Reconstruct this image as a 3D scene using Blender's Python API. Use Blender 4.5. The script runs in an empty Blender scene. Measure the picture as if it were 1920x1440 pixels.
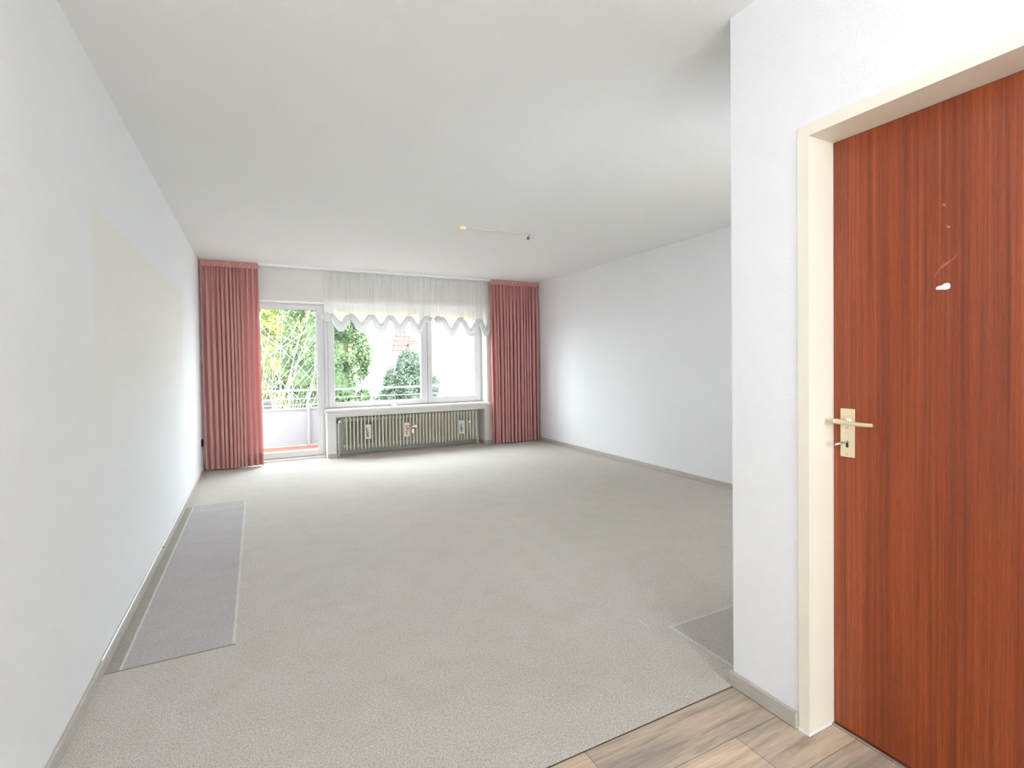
import bpy, bmesh, math, random
from mathutils import Vector, Matrix
import numpy as np

# ------------------------------------------------------------------ camera, sky, lights, exposure
C = bpy.context.scene.collection
S = bpy.context.scene
YAW, PITCH, ROLL = .471256, -.0189172, -.0133755
fw = Vector((math.sin(YAW)*math.cos(PITCH), math.cos(YAW)*math.cos(PITCH), math.sin(PITCH)))
r0 = Vector((math.cos(YAW), -math.sin(YAW), 0)); u0 = r0.cross(fw)
cr = math.cos(ROLL)*r0 + math.sin(ROLL)*u0
cu = -math.sin(ROLL)*r0 + math.cos(ROLL)*u0
cam_data = bpy.data.cameras.new('camera')
cam = bpy.data.objects.new('camera', cam_data); C.objects.link(cam)
m = Matrix((cr, cu, -fw)).transposed().to_4x4(); m.translation = Vector((.583242, 0, 1.232811))
cam.matrix_world = m
cam_data.sensor_width = 36; cam_data.lens = 940.665/1920*36
cam_data.shift_y = -21.02/1920; cam_data.clip_start = .02
S.camera = cam
S.view_settings.view_transform = 'Standard'; S.view_settings.look = 'None'
S.view_settings.gamma = 1; S.view_settings.use_curve_mapping = False
S.view_settings.exposure = 0.42
S.cycles.max_bounces = 14; S.cycles.diffuse_bounces = 8; S.cycles.transparent_max_bounces = 24
S.cycles.transmission_bounces = 8; S.cycles.glossy_bounces = 4; S.cycles.sample_clamp_indirect = 8
S.cycles.use_denoising = True

SKY = 15.0
w = bpy.data.worlds.new('sky'); S.world = w; w.use_nodes = True
bg = w.node_tree.nodes['Background']
bg.inputs[0].default_value = (.84, .91, 1.0, 1); bg.inputs[1].default_value = SKY

def lamp(name, kind, loc, rot, energy, color=(1,1,1), size=1, size_y=None, portal=False):
    d = bpy.data.lights.new(name, kind); d.energy = energy; d.color = color
    if kind == 'AREA':
        d.shape = 'RECTANGLE'; d.size = size; d.size_y = size_y or size
        if portal: d.cycles.is_portal = True
    elif kind == 'POINT': d.shadow_soft_size = size
    o = bpy.data.objects.new(name, d); C.objects.link(o); o.location = loc; o.rotation_euler = rot
    return o
# daylight enters through the window and balcony door (portals steer sky sampling through the opening)
lamp('daylight_portal', 'AREA', (2.1, 7.42, 1.05), (math.radians(-90), 0, 0), 1, size=3.3, size_y=2.1, portal=True)
# added fill light outside the made-up window at the hall end
lamp('hall_window_fill', 'AREA', (1.1, -3.75, 1.75), (math.radians(84), 0, 0), 32, (.94, .96, 1.0), size=1.7, size_y=1.4)
# added fill light above the camera; its invented lamp stem is built further down
lamp('overhead_fill_light', 'POINT', (.80, .30, 1.85), (0,0,0), 17, (.95, .965, 1), .2)
# added area lamp outside that boosts the high sky light through the window
lamp('high_sky_boost', 'AREA', (2.2, 10.4, 4.6), (math.radians(-48), 0, 0), 150, (.70, .85, 1.0), size=6, size_y=3)

# ------------------------------------------------------------------ helpers
class MB:
    def __init__(s): s.v = []; s.f = []; s.mi = []; s.sm = []
    def add(s, vs, fs, mi=0, sm=False):
        b = len(s.v); s.v += [tuple(p) for p in vs]
        for f in fs: s.f.append([b+i for i in f]); s.mi.append(mi); s.sm.append(sm)
        return s
    def box(s, a, b, mi=0):
        (x0,y0,z0),(x1,y1,z1) = a, b
        vs = [(x0,y0,z0),(x1,y0,z0),(x1,y1,z0),(x0,y1,z0),(x0,y0,z1),(x1,y0,z1),(x1,y1,z1),(x0,y1,z1)]
        return s.add(vs, [(0,3,2,1),(4,5,6,7),(0,1,5,4),(1,2,6,5),(2,3,7,6),(3,0,4,7)], mi)
    def tube(s, pts, rad, n=10, mi=0, cap=True):
        pts = [Vector(p) for p in pts]; rs = rad if isinstance(rad, (list,tuple)) else [rad]*len(pts)
        rings = []; prev = None
        for i, p in enumerate(pts):
            t = (pts[min(i+1,len(pts)-1)] - pts[max(i-1,0)]).normalized()
            if prev is None:
                a = Vector((0,0,1)) if abs(t.z) < .9 else Vector((1,0,0)); nrm = t.cross(a).normalized()
            else: nrm = (prev - t*prev.dot(t)).normalized()
            prev = nrm; bi = t.cross(nrm)
            rings.append([p + rs[i]*(math.cos(2*math.pi*k/n)*nrm + math.sin(2*math.pi*k/n)*bi) for k in range(n)])
        vs = [q for r in rings for q in r]
        fs = [(i*n+k, i*n+(k+1)%n, (i+1)*n+(k+1)%n, (i+1)*n+k) for i in range(len(pts)-1) for k in range(n)]
        s.add(vs, fs, mi, True)
        if cap:
            s.add(rings[0], [tuple(range(n))[::-1]], mi); s.add(rings[-1], [tuple(range(n))], mi)
        return s
    def lathe(s, prof, c, axis='z', n=24, mi=0, flat=1.0):
        c = Vector(c); rings = []
        for r, h in prof:
            ring = []
            for k in range(n):
                a = 2*math.pi*k/n; p, q = r*math.cos(a), r*math.sin(a)*flat
                ring.append(c + (Vector((p,q,h)) if axis=='z' else Vector((h,p,q)) if axis=='x' else Vector((p,h,q))))
            rings.append(ring)
        vs = [q for r in rings for q in r]
        fs = [(i*n+k, i*n+(k+1)%n, (i+1)*n+(k+1)%n, (i+1)*n+k) for i in range(len(rings)-1) for k in range(n)]
        return s.add(vs, fs, mi, True)
    def build(s, name, mats, parent=None, bevel=0, solid=0, seg=2):
        me = bpy.data.meshes.new(name); me.from_pydata(s.v, [], s.f)
        for mt in (mats if isinstance(mats,(list,tuple)) else [mats]): me.materials.append(mt)
        me.polygons.foreach_set('material_index', s.mi)
        me.polygons.foreach_set('use_smooth', s.sm)
        bm = bmesh.new(); bm.from_mesh(me); bmesh.ops.recalc_face_normals(bm, faces=bm.faces); bm.to_mesh(me); bm.free()
        me.update()
        o = bpy.data.objects.new(name, me); C.objects.link(o)
        if parent: o.parent = parent; o.matrix_parent_inverse = Matrix.Translation(parent.location).inverted() if parent.type=='EMPTY' else Matrix.Identity(4)
        if solid:
            md = o.modifiers.new('solid', 'SOLIDIFY'); md.thickness = solid; md.offset = 0
        if bevel:
            md = o.modifiers.new('bevel', 'BEVEL'); md.width = bevel; md.segments = seg; md.limit_method = 'ANGLE'; md.angle_limit = math.radians(40)
        return o
def empty(name, loc):
    o = bpy.data.objects.new(name, None); C.objects.link(o); o.location = loc; o.empty_display_size = .05; return o
def tag(o, label=None, cat=None, group=None, kind=None):
    if label: o['label'] = label
    if cat: o['category'] = cat
    if group: o['group'] = group
    if kind: o['kind'] = kind
    return o
def struct(o, label=None): return tag(o, label, kind='structure')

# ------------------------------------------------------------------ materials
def lin(c): return tuple(((x/255)/12.92 if x/255 <= .04045 else ((x/255+.055)/1.055)**2.4) for x in c)
class Mat:
    def __init__(s, name, color=(.8,.8,.8), rough=.6, spec=.5, metal=0):
        s.m = bpy.data.materials.new(name); s.m.use_nodes = True; s.nt = s.m.node_tree
        s.n = s.nt.nodes; s.b = s.n['Principled BSDF']; s.out = s.n['Material Output']
        s.b.inputs['Base Color'].default_value = (*color, 1); s.b.inputs['Roughness'].default_value = rough
        s.b.inputs['Specular IOR Level'].default_value = spec; s.b.inputs['Metallic'].default_value = metal
    def node(s, t, **k):
        n = s.n.new(t)
        for a, v in k.items():
            if a.startswith('_'): n.inputs[a[1:].replace('_',' ')].default_value = v
            else: setattr(n, a, v)
        return n
    def link(s, a, b): s.nt.links.new(a, b)
    def coords(s, scale=(1,1,1), rot=(0,0,0), loc=(0,0,0)):
        tc = s.node('ShaderNodeTexCoord'); mp = s.node('ShaderNodeMapping')
        mp.inputs['Scale'].default_value = scale; mp.inputs['Rotation'].default_value = rot; mp.inputs['Location'].default_value = loc
        s.link(tc.outputs['Object'], mp.inputs['Vector']); return mp.outputs['Vector']
    def noise(s, vec, scale, detail=4, rough=.6, dist=0):
        n = s.node('ShaderNodeTexNoise'); n.inputs['Scale'].default_value = scale; n.inputs['Detail'].default_value = detail
        n.inputs['Roughness'].default_value = rough; n.inputs['Distortion'].default_value = dist
        s.link(vec, n.inputs['Vector']); return n.outputs['Fac']
    def ramp(s, fac, stops):
        r = s.node('ShaderNodeValToRGB'); e = r.color_ramp.elements
        while len(e) < len(stops): e.new(.5)
        for i, (p, c) in enumerate(stops): e[i].position = p; e[i].color = (*c, 1)
        s.link(fac, r.inputs[0]); return r.outputs[0]
    def mix(s, fac, a, b, mode='MIX'):
        n = s.node('ShaderNodeMix', data_type='RGBA', blend_type=mode)
        for sock, v in ((n.inputs[0], fac), (n.inputs[6], a), (n.inputs[7], b)):
            if isinstance(v, (int,float)): sock.default_value = v
            elif isinstance(v, tuple): sock.default_value = (*v, 1)
            else: s.link(v, sock)
        return n.outputs[2]
    def bump(s, h, strength, dist):
        b = s.node('ShaderNodeBump'); b.inputs['Strength'].default_value = strength; b.inputs['Distance'].default_value = dist
        s.link(h, b.inputs['Height']); s.link(b.outputs[0], s.b.inputs['Normal']); return b
    def color(s, c): s.link(c, s.b.inputs['Base Color'])

def plaster(name, col, stain=False):
    M = Mat(name, col, .85, .2); v = M.coords()
    h = M.noise(v, 120, 3, .6); h2 = M.noise(v, 420, 2, .5)
    a = M.node('ShaderNodeMath', operation='ADD'); M.link(h, a.inputs[0]); M.link(h2, a.inputs[1])
    M.bump(a.outputs[0], .5, .005)
    big = M.noise(v, .9, 3, .5)
    c = M.mix(big, tuple(x*.975 for x in col), tuple(min(1,x*1.015) for x in col))
    if stain:   # yellowed rectangle left on the wallpaper where furniture stood
        sp = M.node('ShaderNodeSeparateXYZ'); M.link(v, sp.inputs[0])
        def rng(sock, a, b, wd, wd2=None):
            m1 = M.node('ShaderNodeMapRange', interpolation_type='SMOOTHSTEP'); m2 = M.node('ShaderNodeMapRange', interpolation_type='SMOOTHSTEP')
            m1.inputs[1].default_value = a-wd; m1.inputs[2].default_value = a+wd
            m2.inputs[1].default_value = b+(wd2 or wd); m2.inputs[2].default_value = b-(wd2 or wd)
            M.link(sock, m1.inputs[0]); M.link(sock, m2.inputs[0])
            q = M.node('ShaderNodeMath', operation='MULTIPLY'); M.link(m1.outputs[0], q.inputs[0]); M.link(m2.outputs[0], q.inputs[1]); return q.outputs[0]
        mm = M.node('ShaderNodeMath', operation='MULTIPLY')
        M.link(rng(sp.outputs[1], 2.59, 5.35, .02, .05), mm.inputs[0]); M.link(rng(sp.outputs[2], 1.15, 1.905, .45, .02), mm.inputs[1])
        c = M.mix(mm.outputs[0], c, (col[0]*1.0, col[1]*.965, col[2]*.90))
    M.color(c); return M.m

WALL = plaster('wall_plaster', (.84,.84,.85))
WALL_L = plaster('wall_plaster_yellowed', (.80,.80,.80), True)
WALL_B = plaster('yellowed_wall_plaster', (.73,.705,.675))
CEIL = plaster('ceiling_plaster', (.83,.82,.81))
CREAM = Mat('cream_door_frame_paint', lin((230,223,207)), .38, .45).m
WPVC = Mat('white_window_plastic', (.60,.59,.58), .35, .5).m
REVEAL = Mat('white_reveal_paint', (.82,.81,.79), .6, .3).m
SILL = Mat('window_sill_stone', lin((222,214,210)), .3, .5).m
BLACK = Mat('black_gasket', (.015,.015,.018), .5).m
DARKB = Mat('dark_brown_plastic', (.012,.008,.006), .7, .2).m
WHITE = Mat('white_plastic', (.85,.85,.84), .4).m
BEIGEP = Mat('beige_plastic', lin((232,220,180)), .5).m
STEEL = Mat('brushed_silver', lin((196,194,188)), .3, .5, 1).m
CHAMP = Mat('champagne_anodised', lin((226,214,184)), .32, .5, .65).m
SLAT = Mat('cream_shutter_slats', lin((240,232,200)), .6)
SLAT.b.inputs['Transmission Weight'].default_value = 0
_t = SLAT.node('ShaderNodeBsdfTranslucent'); _t.inputs[0].default_value = (*lin((250,240,205)),1)
_x = SLAT.node('ShaderNodeMixShader'); _x.inputs[0].default_value = .30
SLAT.link(SLAT.b.outputs[0], _x.inputs[1]); SLAT.link(_t.outputs[0], _x.inputs[2]); SLAT.link(_x.outputs[0], SLAT.out.inputs[0])
RAD = Mat('radiator_enamel', lin((226,222,207)), .4, .45).m

def glass_mat():
    M = Mat('window_glass'); t = M.node('ShaderNodeBsdfTransparent'); g = M.node('ShaderNodeBsdfGlossy')
    t.inputs[0].default_value = (.96,.98,.97,1); g.inputs['Roughness'].default_value = .01
    x = M.node('ShaderNodeMixShader'); x.inputs[0].default_value = .003
    M.link(t.outputs[0], x.inputs[1]); M.link(g.outputs[0], x.inputs[2]); M.link(x.outputs[0], M.out.inputs[0]); return M.m
GLASS = glass_mat()

def skirting():
    M = Mat('grey_oak_skirting', lin((172,162,146)), .45, .4)
    v = M.coords((12, 12, 160)); n = M.noise(v, 1, 4)
    M.color(M.ramp(n, [(.3, lin((166,160,150))), (.7, lin((188,182,172)))])); return M.m
SKIRT = skirting()

def laminate():
    M = Mat('grey_oak_laminate', (.5,.45,.4), .42, .35)
    v = M.coords(loc=(-1.96+1.28*2, -1.12+.19*4, 0))
    br = M.node('ShaderNodeTexBrick', offset=.37, offset_frequency=2)
    M.link(v, br.inputs['Vector'])
    for k, x in (('Color1',lin((206,190,170))),('Color2',lin((166,157,148))),('Mortar',lin((120,106,92)))): br.inputs[k].default_value = (*x,1)
    br.inputs['Scale'].default_value = 1; br.inputs['Mortar Size'].default_value = .0012; br.inputs['Mortar Smooth'].default_value = .1
    br.inputs['Bias'].default_value = 0; br.inputs['Brick Width'].default_value = 1.28; br.inputs['Row Height'].default_value = .19
    g = M.noise(M.coords((2.2, 34, 1)), 1.6, 8, .72, .5)
    g2 = M.noise(M.coords((.9, 5, 1)), 1.3, 4, .6, .6)
    gr = M.ramp(g, [(.30, (.50,.46,.43)), (.5, (.86,.83,.80)), (.7, (1.08,1.04,1.0))])
    g3 = M.ramp(g2, [(.34, lin((190,188,190))), (.6, lin((250,240,228)))])
    c = M.mix(1.0, br.outputs['Color'], gr, 'MULTIPLY'); c = M.mix(.8, c, g3, 'MULTIPLY')
    c = M.mix(1.0, c, (1.32,1.33,1.36), 'MULTIPLY')
    M.color(c); M.bump(g, .12, .001); return M.m
LAMI = laminate()

def carpet(name, a, b, mul=1.0):
    M = Mat(name, a, .95, .05); mul = mul*.78
    v = M.coords()
    f = M.noise(v, 260, 2, .7); f2 = M.noise(v, 90, 3, .7); big = M.noise(v, .8, 3, .55, .4); mid = M.noise(v, 6, 4, .7)
    base = M.ramp(big, [(.36, tuple(x*mul for x in a)), (.64, tuple(x*mul for x in b))])
    c = M.mix(.9, base, M.ramp(f, [(.32, (.50,.49,.47)), (.5, (.98,.98,.98)), (.68, (1.5,1.49,1.47))]), 'MULTIPLY')
    c = M.mix(.65, c, M.ramp(f2, [(.32, (.80,.79,.77)), (.6, (1.1,1.1,1.1))]), 'MULTIPLY')
    c = M.mix(.5, c, M.ramp(mid, [(.3, (.90,.885,.86)), (.55, (1.04,1.04,1.04))]), 'MULTIPLY')
    M.color(c)
    s = M.node('ShaderNodeMath', operation='ADD'); M.link(f, s.inputs[0]); M.link(f2, s.inputs[1])
    M.bump(s.outputs[0], .6, .006)
    M.b.inputs['Sheen Weight'].default_value = .15
    return M.m
CARP = carpet('beige_grey_carpet', lin((209,203,193)), lin((213,204,195)))
CARP_D = carpet('lilac_grey_unfaded_carpet', lin((198,191,191)), lin((193,186,185)))
CARP_E = carpet('brown_grey_carpet_strip', lin((180,173,161)), lin((175,167,157)))
CARP_Q = carpet('grey_unfaded_carpet', lin((200,194,188)), lin((196,189,183)))
CARP_B = carpet('dark_carpet_edge', lin((96,82,68)), lin((104,88,74)))
CARP_L = carpet('pale_carpet_seam', lin((228,226,222)), lin((220,216,211)))
CARP_S = carpet('dark_carpet_seam', lin((158,142,124)), lin((164,150,134)))

def sapele():
    M = Mat('sapele_veneer', (.3,.09,.04), .36, .5)
    n = M.noise(M.coords((1, 75, .7)), 1, 6, .75, .1)
    n2 = M.noise(M.coords((1, 420, 26)), 1, 3, .7)
    n3 = M.noise(M.coords((1, 11, .25)), 1, 2, .5)
    c = M.ramp(n, [(.30, lin((100,40,15))), (.5, lin((137,60,25))), (.70, lin((165,82,38)))])
    c = M.mix(.6, c, M.ramp(n2, [(.3, (.66,.58,.52)), (.65, (1.22,1.22,1.22))]), 'MULTIPLY')
    c = M.mix(.5, c, M.ramp(n3, [(.38, (.78,.72,.72)), (.62, (1.08,1.08,1.08))]), 'MULTIPLY')
    M.color(c); M.b.inputs['Coat Weight'].default_value = .15; M.b.inputs['Coat Roughness'].default_value = .3
    return M.m
SAPELE = sapele()

def fabric(name, col, transl, transp=0, rough=.9, fine=0, tf=.45):
    M = Mat(name, col, rough, .15)
    if fine:
        n = M.noise(M.coords((900,900,60)), 1, 2); M.bump(n, .15, .001)
    t = M.node('ShaderNodeBsdfTranslucent'); t.inputs[0].default_value = (*transl, 1)
    x = M.node('ShaderNodeMixShader'); x.inputs[0].default_value = tf
    M.link(M.b.outputs[0], x.inputs[1]); M.link(t.outputs[0], x.inputs[2]); last = x.outputs[0]
    if transp:
        tr = M.node('ShaderNodeBsdfTransparent'); y = M.node('ShaderNodeMixShader'); y.inputs[0].default_value = transp
        M.link(last, y.inputs[1]); M.link(tr.outputs[0], y.inputs[2]); last = y.outputs[0]
    M.link(last, M.out.inputs[0]); return M.m
PINK = fabric('dusty_pink_curtain_cloth', lin((202,148,144)), lin((205,118,114)), fine=1, tf=.16)
PINK_H = fabric('dusty_pink_hem_cloth', lin((200,136,132)), lin((120,44,42)), fine=1, tf=.1)
SHEER = fabric('white_sheer_voile', (.92,.91,.89), (.88,.87,.84), .38)
SHEER_D = fabric('gathered_white_voile', (.90,.90,.89), (.70,.70,.69), .08)

def foliage(name, cols):
    M = Mat(name, cols[0], .75, .25)
    cols = [(1.10*c[0], .96*c[1], .82*c[2]) for c in cols]
    n = M.noise(M.coords(), 3.0, 4, .7); n2 = M.noise(M.coords(), 16, 2, .6)
    c = M.ramp(n, [(.34, cols[0]), (.5, cols[1]), (.66, cols[2])])
    c = M.mix(.7, c, M.ramp(n2, [(.35, (.5,.5,.5)), (.65, (1.45,1.45,1.45))]), 'MULTIPLY'); M.color(c)
    t = M.node('ShaderNodeBsdfTranslucent'); M.link(c, t.inputs[0]); x = M.node('ShaderNodeMixShader'); x.inputs[0].default_value = .3
    M.link(M.b.outputs[0], x.inputs[1]); M.link(t.outputs[0], x.inputs[2]); M.link(x.outputs[0], M.out.inputs[0]); return M.m
F_YEL = foliage('yellow_green_needles', [(.06,.09,.045), (.16,.21,.075), (.46,.46,.17)])
F_GRN = foliage('green_scale_leaves', [(.045,.08,.05), (.09,.15,.08), (.20,.27,.15)])
F_BLU = foliage('blue_green_needles', [(.055,.09,.08), (.10,.15,.12), (.19,.25,.20)])
F_AUT = foliage('ochre_leaves', [(.28,.20,.06), (.45,.36,.12), (.6,.45,.25)])
BARK = Mat('brown_bark', (.16,.11,.08), .9).m
TWIG = Mat('pale_bare_twigs', (.40,.36,.29), .8).m
TILE_R = Mat('terracotta_balcony_tiles', lin((214,140,104)), .6)
_b = TILE_R.node('ShaderNodeTexBrick', offset=0); _b.inputs['Scale'].default_value = 1; _b.inputs['Brick Width'].default_value = .2; _b.inputs['Row Height'].default_value = .2
_b.inputs['Mortar Size'].default_value = .004
for k, x in (('Color1',(.17,.058,.032)),('Color2',(.15,.05,.028)),('Mortar',(.13,.085,.065))): _b.inputs[k].default_value = (*x,1)
TILE_R.link(TILE_R.coords(), _b.inputs['Vector']); TILE_R.color(_b.outputs['Color']); TILE_R = TILE_R.m
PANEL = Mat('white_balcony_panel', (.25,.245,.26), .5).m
FACADE = Mat('white_render', (.85,.84,.80), .9).m
PAVE = Mat('pale_paving', (.45,.44,.42), .9).m
def rooftiles(name, c1, c2):
    M = Mat(name, c1, .85, .2); br = M.node('ShaderNodeTexBrick'); br.inputs['Scale'].default_value = 1
    br.inputs['Brick Width'].default_value = .30; br.inputs['Row Height'].default_value = .30; br.inputs['Mortar Size'].default_value = .035
    for k, x in (('Color1',c1),('Color2',c2),('Mortar',tuple(y*.45 for y in c1))): br.inputs[k].default_value = (*x,1)
    M.link(M.coords(rot=(math.radians(90),0,0)), br.inputs['Vector']); M.color(br.outputs['Color']); return M.m
ROOF = rooftiles('red_clay_roof', (.20,.062,.052), (.24,.08,.068))
ROOF_P = rooftiles('pale_clay_roof', (.62,.50,.41), (.66,.54,.45))
STONE = Mat('dark_stone', (.09,.075,.07), .9)
STONE.color(STONE.ramp(STONE.noise(STONE.coords(), 7, 5, .7), [(.3,(.018,.016,.016)), (.7,(.08,.066,.06))])); STONE = STONE.m

# ------------------------------------------------------------------ room shell
H = 2.5; XR = 4.612; YW = 7.04; XP = 2.177; YP = 1.305; YB = -3.2
YO = 7.45      # outer face of the window wall
RX = 3.74      # right reveal of the window
LX = .50       # left reveal of the balcony door (behind the curtain)
LZ = 2.07      # lintel height
PX0 = 1.41     # left side of the parapet
WT = 2.36      # back face of the hall partition

f = MB().box((-.2, YB-.2, -.2), (XR+.2, YP, -.003)).box((-.2, YP, -.2), (XR+.2, YO, -.008))
struct(f.build('floor', LAMI), 'grey brown oak plank floor of the hall')
struct(MB().box((-.2, YB-.2, H), (XR+.2, YO, H+.2)).build('ceiling', CEIL), 'white textured ceiling')
struct(MB().box((-.2, YB-.2, -.003), (0, YO, H)).build('wall_left', WALL_L), 'white wallpapered left wall with a yellowed rectangle')
struct(MB().box((XR, YP-.2, -.003), (XR+.2, YO, H)).build('wall_right', WALL), 'white right wall of the living room')
# window wall: left and right of the opening, lintel above it, parapet with radiator niche below it
b = MB().box((0, YW, -.008), (LX, YO, H)).box((RX, YW, -.008), (XR, YO, H)).box((LX, YW, LZ), (RX, YO, H))
NX0, NX1, NZ, NY = 1.52, 3.69, .54, 7.30
b.box((PX0, YW, -.008), (NX0, YO, .61)).box((NX1, YW, -.008), (RX, YO, .61)).box((NX0, YW, NZ), (NX1, YO, .61)).box((NX0, NY, -.008), (NX1, YO, NZ))
struct(b.build('wall_back', WALL_B), 'white window wall with radiator niche')
# hall partition with the door opening
DY0, DY1, DZ = .10, 1.02, 1.96
b = MB().box((XP, DY1, -.003), (WT, YP, H)).box((XP, YB, -.003), (WT, DY0, H)).box((XP, DY0, DZ), (WT, DY1, H))
b.box((WT, YP-.18, -.003), (3.15, YP, H)).box((4.2, YP-.18, -.003), (XR, YP, H)).box((3.15, YP-.18, -.003), (4.2, YP, .9)).box((3.15, YP-.18, 2.1), (4.2, YP, H))
b.box((WT+.6, YB, -.003), (WT+.7, YP-.18, H))   # wall behind the closed door
struct(b.build('wall_hall', WALL), 'white partition wall beside the brown door')
b = MB().box((-.2, YB-.2, -.003), (.25, YB, H)).box((1.95, YB-.2, -.003), (WT+.7, YB, H)).box((.25, YB-.2, -.003), (1.95, YB, .85)).box((.25, YB-.2, 2.3), (1.95, YB, H))
struct(b.build('wall_front', WALL), 'white wall at the far end of the hall')

# baseboards
def skirt(name, a, b, h=.0535, lbl=None):
    return struct(MB().box(a, (b[0], b[1], h)).build(name, SKIRT, bevel=.004), lbl)
skirt('baseboard_left', (0, YB, -.002), (.012, YW, 0), lbl='grey wooden skirting along the left wall')
skirt('baseboard_right', (XR-.012, YP+.014, -.002), (XR, YW, 0), lbl='grey wooden skirting along the right wall')
b = MB().box((XP-.014, 1.047, -.002), (XP, YP+.014, .0535)).box((XP, YP, -.002), (XR-.012, YP+.014, .0535))
struct(b.build('baseboard_hall', SKIRT, bevel=.004), 'grey wooden skirting on the partition wall')
b = MB().box((PX0-.002, YW-.013, -.002), (NX0+.004, YW, .0535)).box((NX1-.004, YW-.013, -.002), (XR-.012, YW, .0535))
b.box((NX0, NY-.012, -.002), (NX1, NY, .0535)).box((NX0, YW, -.002), (NX0+.012, NY-.012, .0535)).box((NX1-.012, YW, -.002), (NX1, NY-.012, .0535)).box((.012, YW-.013, -.002), (LX, YW, .0535))
struct(b.build('baseboard_back', SKIRT, bevel=.003), 'grey wooden skirting around the radiator niche')

# carpet: one cloth with unfaded patches and pale seams where furniture stood
def carpet_mesh():
    xs = sorted({0.0, .012, .058, .068, .463, .476, 1.41, 2.176, 2.186, 2.265, 2.277, XP, NX0, NX1, XR})
    ys = sorted({YP-.006, YP-.0035, 1.722, 1.734, 1.78, 1.86, 2.53, 2.542, 5.05, 5.06, 5.215, 5.222, 3.2, 4.0, 4.6, YW, NY, YP, 7.2})
    mb = MB()
    for i in range(len(xs)-1):
        for j in range(len(ys)-1):
            x, y = (xs[i]+xs[i+1])/2, (ys[j]+ys[j+1])/2
            if y > YW and not (NX0 < x < NX1): continue
            if x > XP and y < YP: continue
            mi = 0
            if x < .463 and 2.542 < y < 5.215:
                mi = 1
                if x < .058: mi = 2
                elif x < .068: mi = 3
            if .463 < x < .476 and 2.53 < y < 5.215: mi = 3
            if y < YP-.0035: mi = 5
            if x < .476 and (2.53 < y < 2.542): mi = 4
            if .058 < x < .476 and 5.215 < y < 5.222: mi = 4
            if .068 < x < .463 and 5.05 < y < 5.06: mi = 3
            if x > 2.277 and y < 1.722: mi = 6
            if 2.265 < x < 2.277 and y < 1.734: mi = 3
            if x > 2.265 and 1.722 < y < 1.734: mi = 3
            if 2.176 < x < 2.186 and 1.78 < y < 1.86: mi = 3
            mb.add([(xs[i],ys[j],0),(xs[i+1],ys[j],0),(xs[i+1],ys[j+1],0),(xs[i],ys[j+1],0)], [(0,1,2,3)], mi)
            if j == 0: mb.add([(xs[i],ys[0],0),(xs[i+1],ys[0],0),(xs[i+1],ys[0],-.007),(xs[i],ys[0],-.007)], [(0,1,2,3)], 5)
    return mb
o = carpet_mesh().build('carpet', [CARP, CARP_D, CARP_E, CARP_L, CARP_S, CARP_B, CARP_Q])
tag(o, 'worn beige grey fitted carpet with rectangular furniture marks', 'carpet')

# ------------------------------------------------------------------ hall door
d = struct(empty('door_1', (XP, .56, 0)), 'closed reddish brown veneer door in a cream frame')
XD = 2.305; LY1 = 1.012; LY0 = .135
fr = MB()
t = .004
# casing faces on the wall
fr.box((XP-t, 1.0195, 0), (XP+.002, 1.045, 1.984)).box((XP-t, .10, 1.9595), (XP+.002, 1.0195, 1.984)).box((XP-t, .075, 0), (XP+.002, .1005, 1.984))
# reveal panels
fr.box((XP-t, 1.008, 0), (WT+.01, 1.0195, 1.9595)).box((XP-t, .137, 1.949), (WT+.01, 1.008, 1.9595)).box((XP-t, .1005, 0), (WT+.01, .137, 1.9595))
# rebate that the leaf closes against
fr.box((XD+.042, .16, 0), (XD+.052, .175, 1.94)).box((XD+.042, .99, 0), (XD+.052, 1.009, 1.95))
fo = fr.build('door_frame', CREAM, d); fo['label'] = 'cream painted door frame'
leaf = MB().box((XD, LY0+.003, .006), (XD+.04, 1.007, 1.9475)).build('door_leaf', SAPELE, d, bevel=.0015)
g = MB().box((XD+.003, 1.0045, .0), (XD+.036, 1.0085, 1.948)).box((XD+.003, .139, 1.9455), (XD+.036, 1.008, 1.949)).build('door_seal', BLACK, d)
th = MB().box((XD-.012, .139, -.003), (XD+.05, 1.008, .0045)).build('threshold_strip', STEEL, d, bevel=.002)
sl = MB().box((XP-.004, 1.0075, -.003), (XD-.004, 1.0105, .007)).box((XP-.006, 1.008, -.003), (XP-.003, 1.046, .006)).build('sealant_bead', WHITE, d)
pl = MB().box((XD-.004, .939, .911), (XD, .984, 1.070)).build('handle_plate', CHAMP, leaf, bevel=.003)
hd = MB()
hd.lathe([(0,-.012),(.013,-.012),(.014,-.002),(.015,0)], (XD-.004, .962, 1.030), 'x')
zc = 1.030
hd.tube([(XD-.005,.962,zc),(XD-.03,.962,zc),(XD-.042,.964,zc),(XD-.048,.972,zc+.001),(XD-.05,.979,zc+.0015)], [.0075,.0075,.0085,.0085,.006], 14)
hd.tube([(XD-.050,.977,zc+.002),(XD-.051,.968,zc+.0015),(XD-.051,.945,zc-.001),(XD-.050,.915,zc-.0025),(XD-.048,.885,zc-.003),(XD-.042,.866,zc-.003)], [.0075,.0085,.0075,.0068,.0065,.006], 14)
ho = hd.build('lever_handle', CHAMP, leaf); ho['label'] = 'champagne coloured lever handle'
MB().lathe([(0,-.0048),(.0035,-.0048),(.0035,-.002)], (XD, .962, 1.008), 'x', 12).build('screw', STEEL, leaf)
MB().lathe([(0,-.0048),(.0035,-.0048),(.0035,-.002)], (XD, .962, .921), 'x', 12).build('screw', STEEL, leaf)
MB().lathe([(0,-.0046),(.0042,-.0046),(.0042,-.003)], (XD, .962, .961), 'x', 12).box((XD-.0046, .9582, .943), (XD-.003, .9658, .957)).build('keyhole', BLACK, leaf)
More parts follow.
